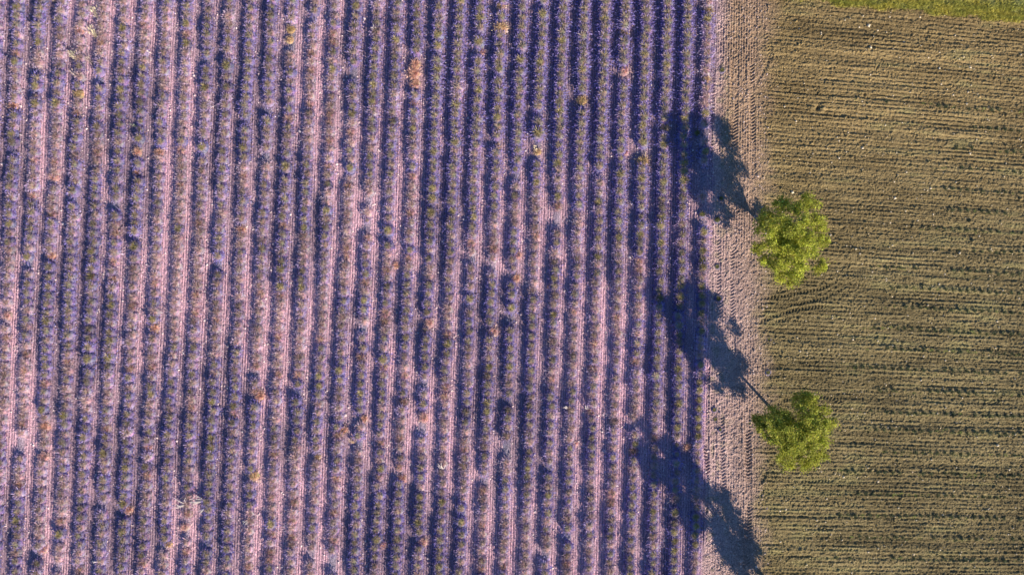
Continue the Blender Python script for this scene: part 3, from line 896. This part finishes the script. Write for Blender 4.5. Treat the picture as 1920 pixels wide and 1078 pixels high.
# ------------------------------------------------------------------ trees
def make_tree(seed, base_px, lobes, leaves, size, fork, trunk_r, label, tone=1.0):
    """lobes: (px, py, height, radius) in survey picture pixels, some added only for the shadow"""
    r = np.random.default_rng(seed)
    bx, by = W(*base_px)
    bz = gz(*base_px)
    root = empty('field_tree', (bx, by, bz - 0.05), category='tree', group='trees along the track', label=label)
    centres = []
    for px, py, z, rad in lobes:
        x, y = W(px, py, z)
        centres.append((np.array([x - bx, y - by, z]), rad))
    mean = np.mean([c for c, _ in centres], 0)
    top = Vector((mean[0] * 0.35, mean[1] * 0.35, fork))
    V, F, off = [], [], 0
    v, f = tube([(0, 0, -0.1), (0.0, 0, 0.25), tuple(top * 0.55), tuple(top), (mean[0] * 0.7, mean[1] * 0.7, (fork + mean[2]) / 2 + 0.4)],
                [trunk_r * 1.5, trunk_r * 1.1, trunk_r * 0.9, trunk_r * 0.8, trunk_r * 0.4], 10)
    link('trunk', mesh_from('trunk', v, f, None, True, [M_BARK]), root)
    for c, rad in centres:
        t = Vector(c)
        mid = top.lerp(t, 0.5) + Vector((r.normal() * 0.15, r.normal() * 0.15, 0.25))
        st = top.lerp(Vector((0, 0, fork * 0.8)), r.random() * 0.4)
        v, f = tube([tuple(st), tuple(st.lerp(mid, 0.5)), tuple(mid), tuple(t)], [trunk_r * 0.34, trunk_r * 0.24, trunk_r * 0.15, trunk_r * 0.06], 6)
        V.append(v); F.append(f + off); off += len(v)
        for k in range(5):
            q = r.normal(size=3); q = q / np.linalg.norm(q) * rad * 0.85
            v, f = tube([tuple(mid.lerp(t, 0.5 + 0.5 * r.random())), tuple(Vector(c + q * 0.5)), tuple(Vector(c + q))], [trunk_r * 0.14, trunk_r * 0.09, 0.012], 4)
            V.append(v); F.append(f + off); off += len(v)
    link('limbs', mesh_from('limbs', np.concatenate(V), np.concatenate(F), None, False, [M_BARK]), root)
    # leaves: sprays of leaves spread through each lobe
    parts = []
    for c, rad in centres:
        rad = rad * 0.9
        ncl = int(26 * (rad / 0.7) ** 1.8)
        q = r.normal(size=(ncl, 3)); q /= np.linalg.norm(q, axis=1)[:, None]
        q *= (r.random(ncl) ** 0.45)[:, None] * rad * np.array([1.0, 1.0, 0.75])
        q[:, 2] += 0.05
        for s in q:
            nn = int(leaves * r.uniform(0.5, 1.4) * (0.55 if rad > 0.75 else 1.0))
            sr = 0.26 * r.uniform(0.7, 1.25)
            p = c + s + r.normal(size=(nn, 3)) * sr * np.array([0.6, 0.6, 0.35])
            d = r.normal(size=(nn, 3)) + norm(s) * 0.8; d[:, 2] *= 0.55
            tint = 1 + 0.18 * r.normal()
            base = np.array([0.55, 0.62, 0.12]) * (1 - 0.35 * r.random()) + np.array([0.08, 0.06, 0.0]) * r.random()
            parts.append(spikes(p, d, np.abs(r.normal(size=nn) * 0.03) + size, np.abs(r.normal(size=nn) * 0.015) + size * 0.5, cj(r, base * tint * tone, nn, 0.22), r))
    link('crown', mesh_from('crown', *join(parts), False, [M_TREE]), root)
    return root

T1 = [(1468, 384, 3.6, .75), (1519, 382, 3.4, .8), (1495, 392, 4.2, .7), (1441, 405, 3.6, .75), (1422, 424, 3.0, .6), (1470, 410, 4.8, .7), (1502, 412, 4.8, .65), (1530, 412, 3.6, .65), (1444, 434, 4.3, .75),
      (1486, 432, 5.0, .6), (1513, 444, 4.6, .75), (1540, 452, 3.2, .7), (1537, 430, 3.4, .55), (1422, 466, 2.8, .6), (1450, 460, 3.8, .8), (1478, 462, 4.0, .7), (1500, 474, 4.2, .8), (1522, 470, 3.6, .65),
      (1439, 492, 2.6, .65), (1470, 492, 3.4, .8), (1500, 498, 3.4, .8), (1466, 514, 2.8, .6), (1490, 520, 2.8, .7), (1483, 534, 2.4, .35), (1544, 496, 2.3, .5), (1534, 504, 2.3, .4), (1452, 500, 3.0, .5), (1512, 362+6, 3.0, .35)]
T2 = [(1500, 752, 4.6, .75), (1524, 756, 4.8, .75), (1516, 742, 4.2, .45), (1540, 772, 4.8, .6), (1520, 782, 5.8, .7), (1448, 776, 4.2, .65), (1427, 786, 3.6, .4), (1466, 782, 4.8, .6), (1440, 806, 4.0, .65),
      (1462, 806, 5.4, .7), (1448, 824, 4.0, .55), (1484, 812, 6.3, .55), (1498, 832, 5.8, .75), (1470, 828, 4.8, .6), (1546, 794, 5.0, .7), (1560, 798, 4.2, .5), (1532, 806, 5.8, .7), (1542, 826, 4.6, .65),
      (1520, 836, 5.2, .65), (1476, 850, 4.4, .7), (1468, 868, 3.6, .55), (1482, 874, 3.2, .4), (1498, 856, 4.4, .5), (1528, 856, 4.4, .65), (1544, 852, 3.6, .45), (1508, 874, 3.4, .45), (1522, 866, 3.6, .45), (1500, 768, 5.4, .55)]
T3 = [(1500, 1185, z, rad) for z, rad in ((3, .9), (5, 1.0))]
base3 = (1468, 1122)
rr_ = np.random.default_rng(5)
T3 = []
for k_ in range(52):
    z = rr_.uniform(2.6, 8.9); wid = 52 * math.sin(math.pi * min(1, (z - 1.2) / 8.6)) ** 0.7
    a_ = rr_.random() * 6.283; q_ = math.sqrt(rr_.random()) * wid
    kz = 1 / (1 - z / CAM_H)
    gx, gy = base3[0] + q_ * math.cos(a_), base3[1] + 6 + q_ * math.sin(a_)
    T3.append((960 + (gx - 960) * kz, 539 + (gy - 539) * kz, z, rr_.uniform(0.6, 0.85)))
T1 = [(a, b, z * 1.12 + 0.45, q) for a, b, z, q in T1] + [(1480, 440, 4.6, .8), (1460, 425, 4.6, .7), (1500, 455, 4.2, .7), (1465, 475, 4.0, .7)] + [(1478, 445, 3.0, 1.1), (1482, 448, 4.2, 1.2), (1470, 430, 3.6, 1.0), (1495, 440, 3.6, 1.0), (1460, 450, 3.3, .9), (1488, 470, 3.2, 1.0)]  # fill and inner lobes added so the crown casts a solid shadow
T2 = T2 + [(1500, 806, 5.2, .6), (1455, 795, 5.0, .6), (1515, 815, 5.6, .6), (1418, 788, 3.4, .35), (1485, 840, 5.0, .6), (1482, 802, 3.2, 1.1), (1490, 810, 4.4, 1.1), (1468, 800, 3.8, .9), (1505, 820, 3.9, 1.0), (1522, 790, 4.6, .9), (1500, 835, 3.8, .8)]  # wide inner lobes thicken the crown to close gaps in its shadow
make_tree(11, (1453, 449), T1, 34, 0.15, 1.7, 0.13, 'upper tree, broad yellow-green crown whose lower lobes are brightest, beside the track', 1.0)
T2 = [(a, b, z * 1.07 + 0.2, q) for a, b, z, q in T2] + [(1424, 800, 3.8, .5), (1432, 790, 4.4, .6), (1452, 792, 6.2, .7), (1470, 786, 3.0, .8), (1478, 818, 2.9, .8), (1500, 800, 3.1, .8), (1490, 838, 2.8, .7)]  # last, low lobes added beneath the crown to widen its shadow near the track
make_tree(12, (1460, 781), T2, 34, 0.15, 2.4, 0.13, 'lower tree, ragged star-shaped green crown with bare limbs showing at its middle', 0.9)
make_tree(13, base3, T3, 30, 0.16, 2.0, 0.2, 'tall narrow tree just below the picture, known by its long shadow', 0.95)
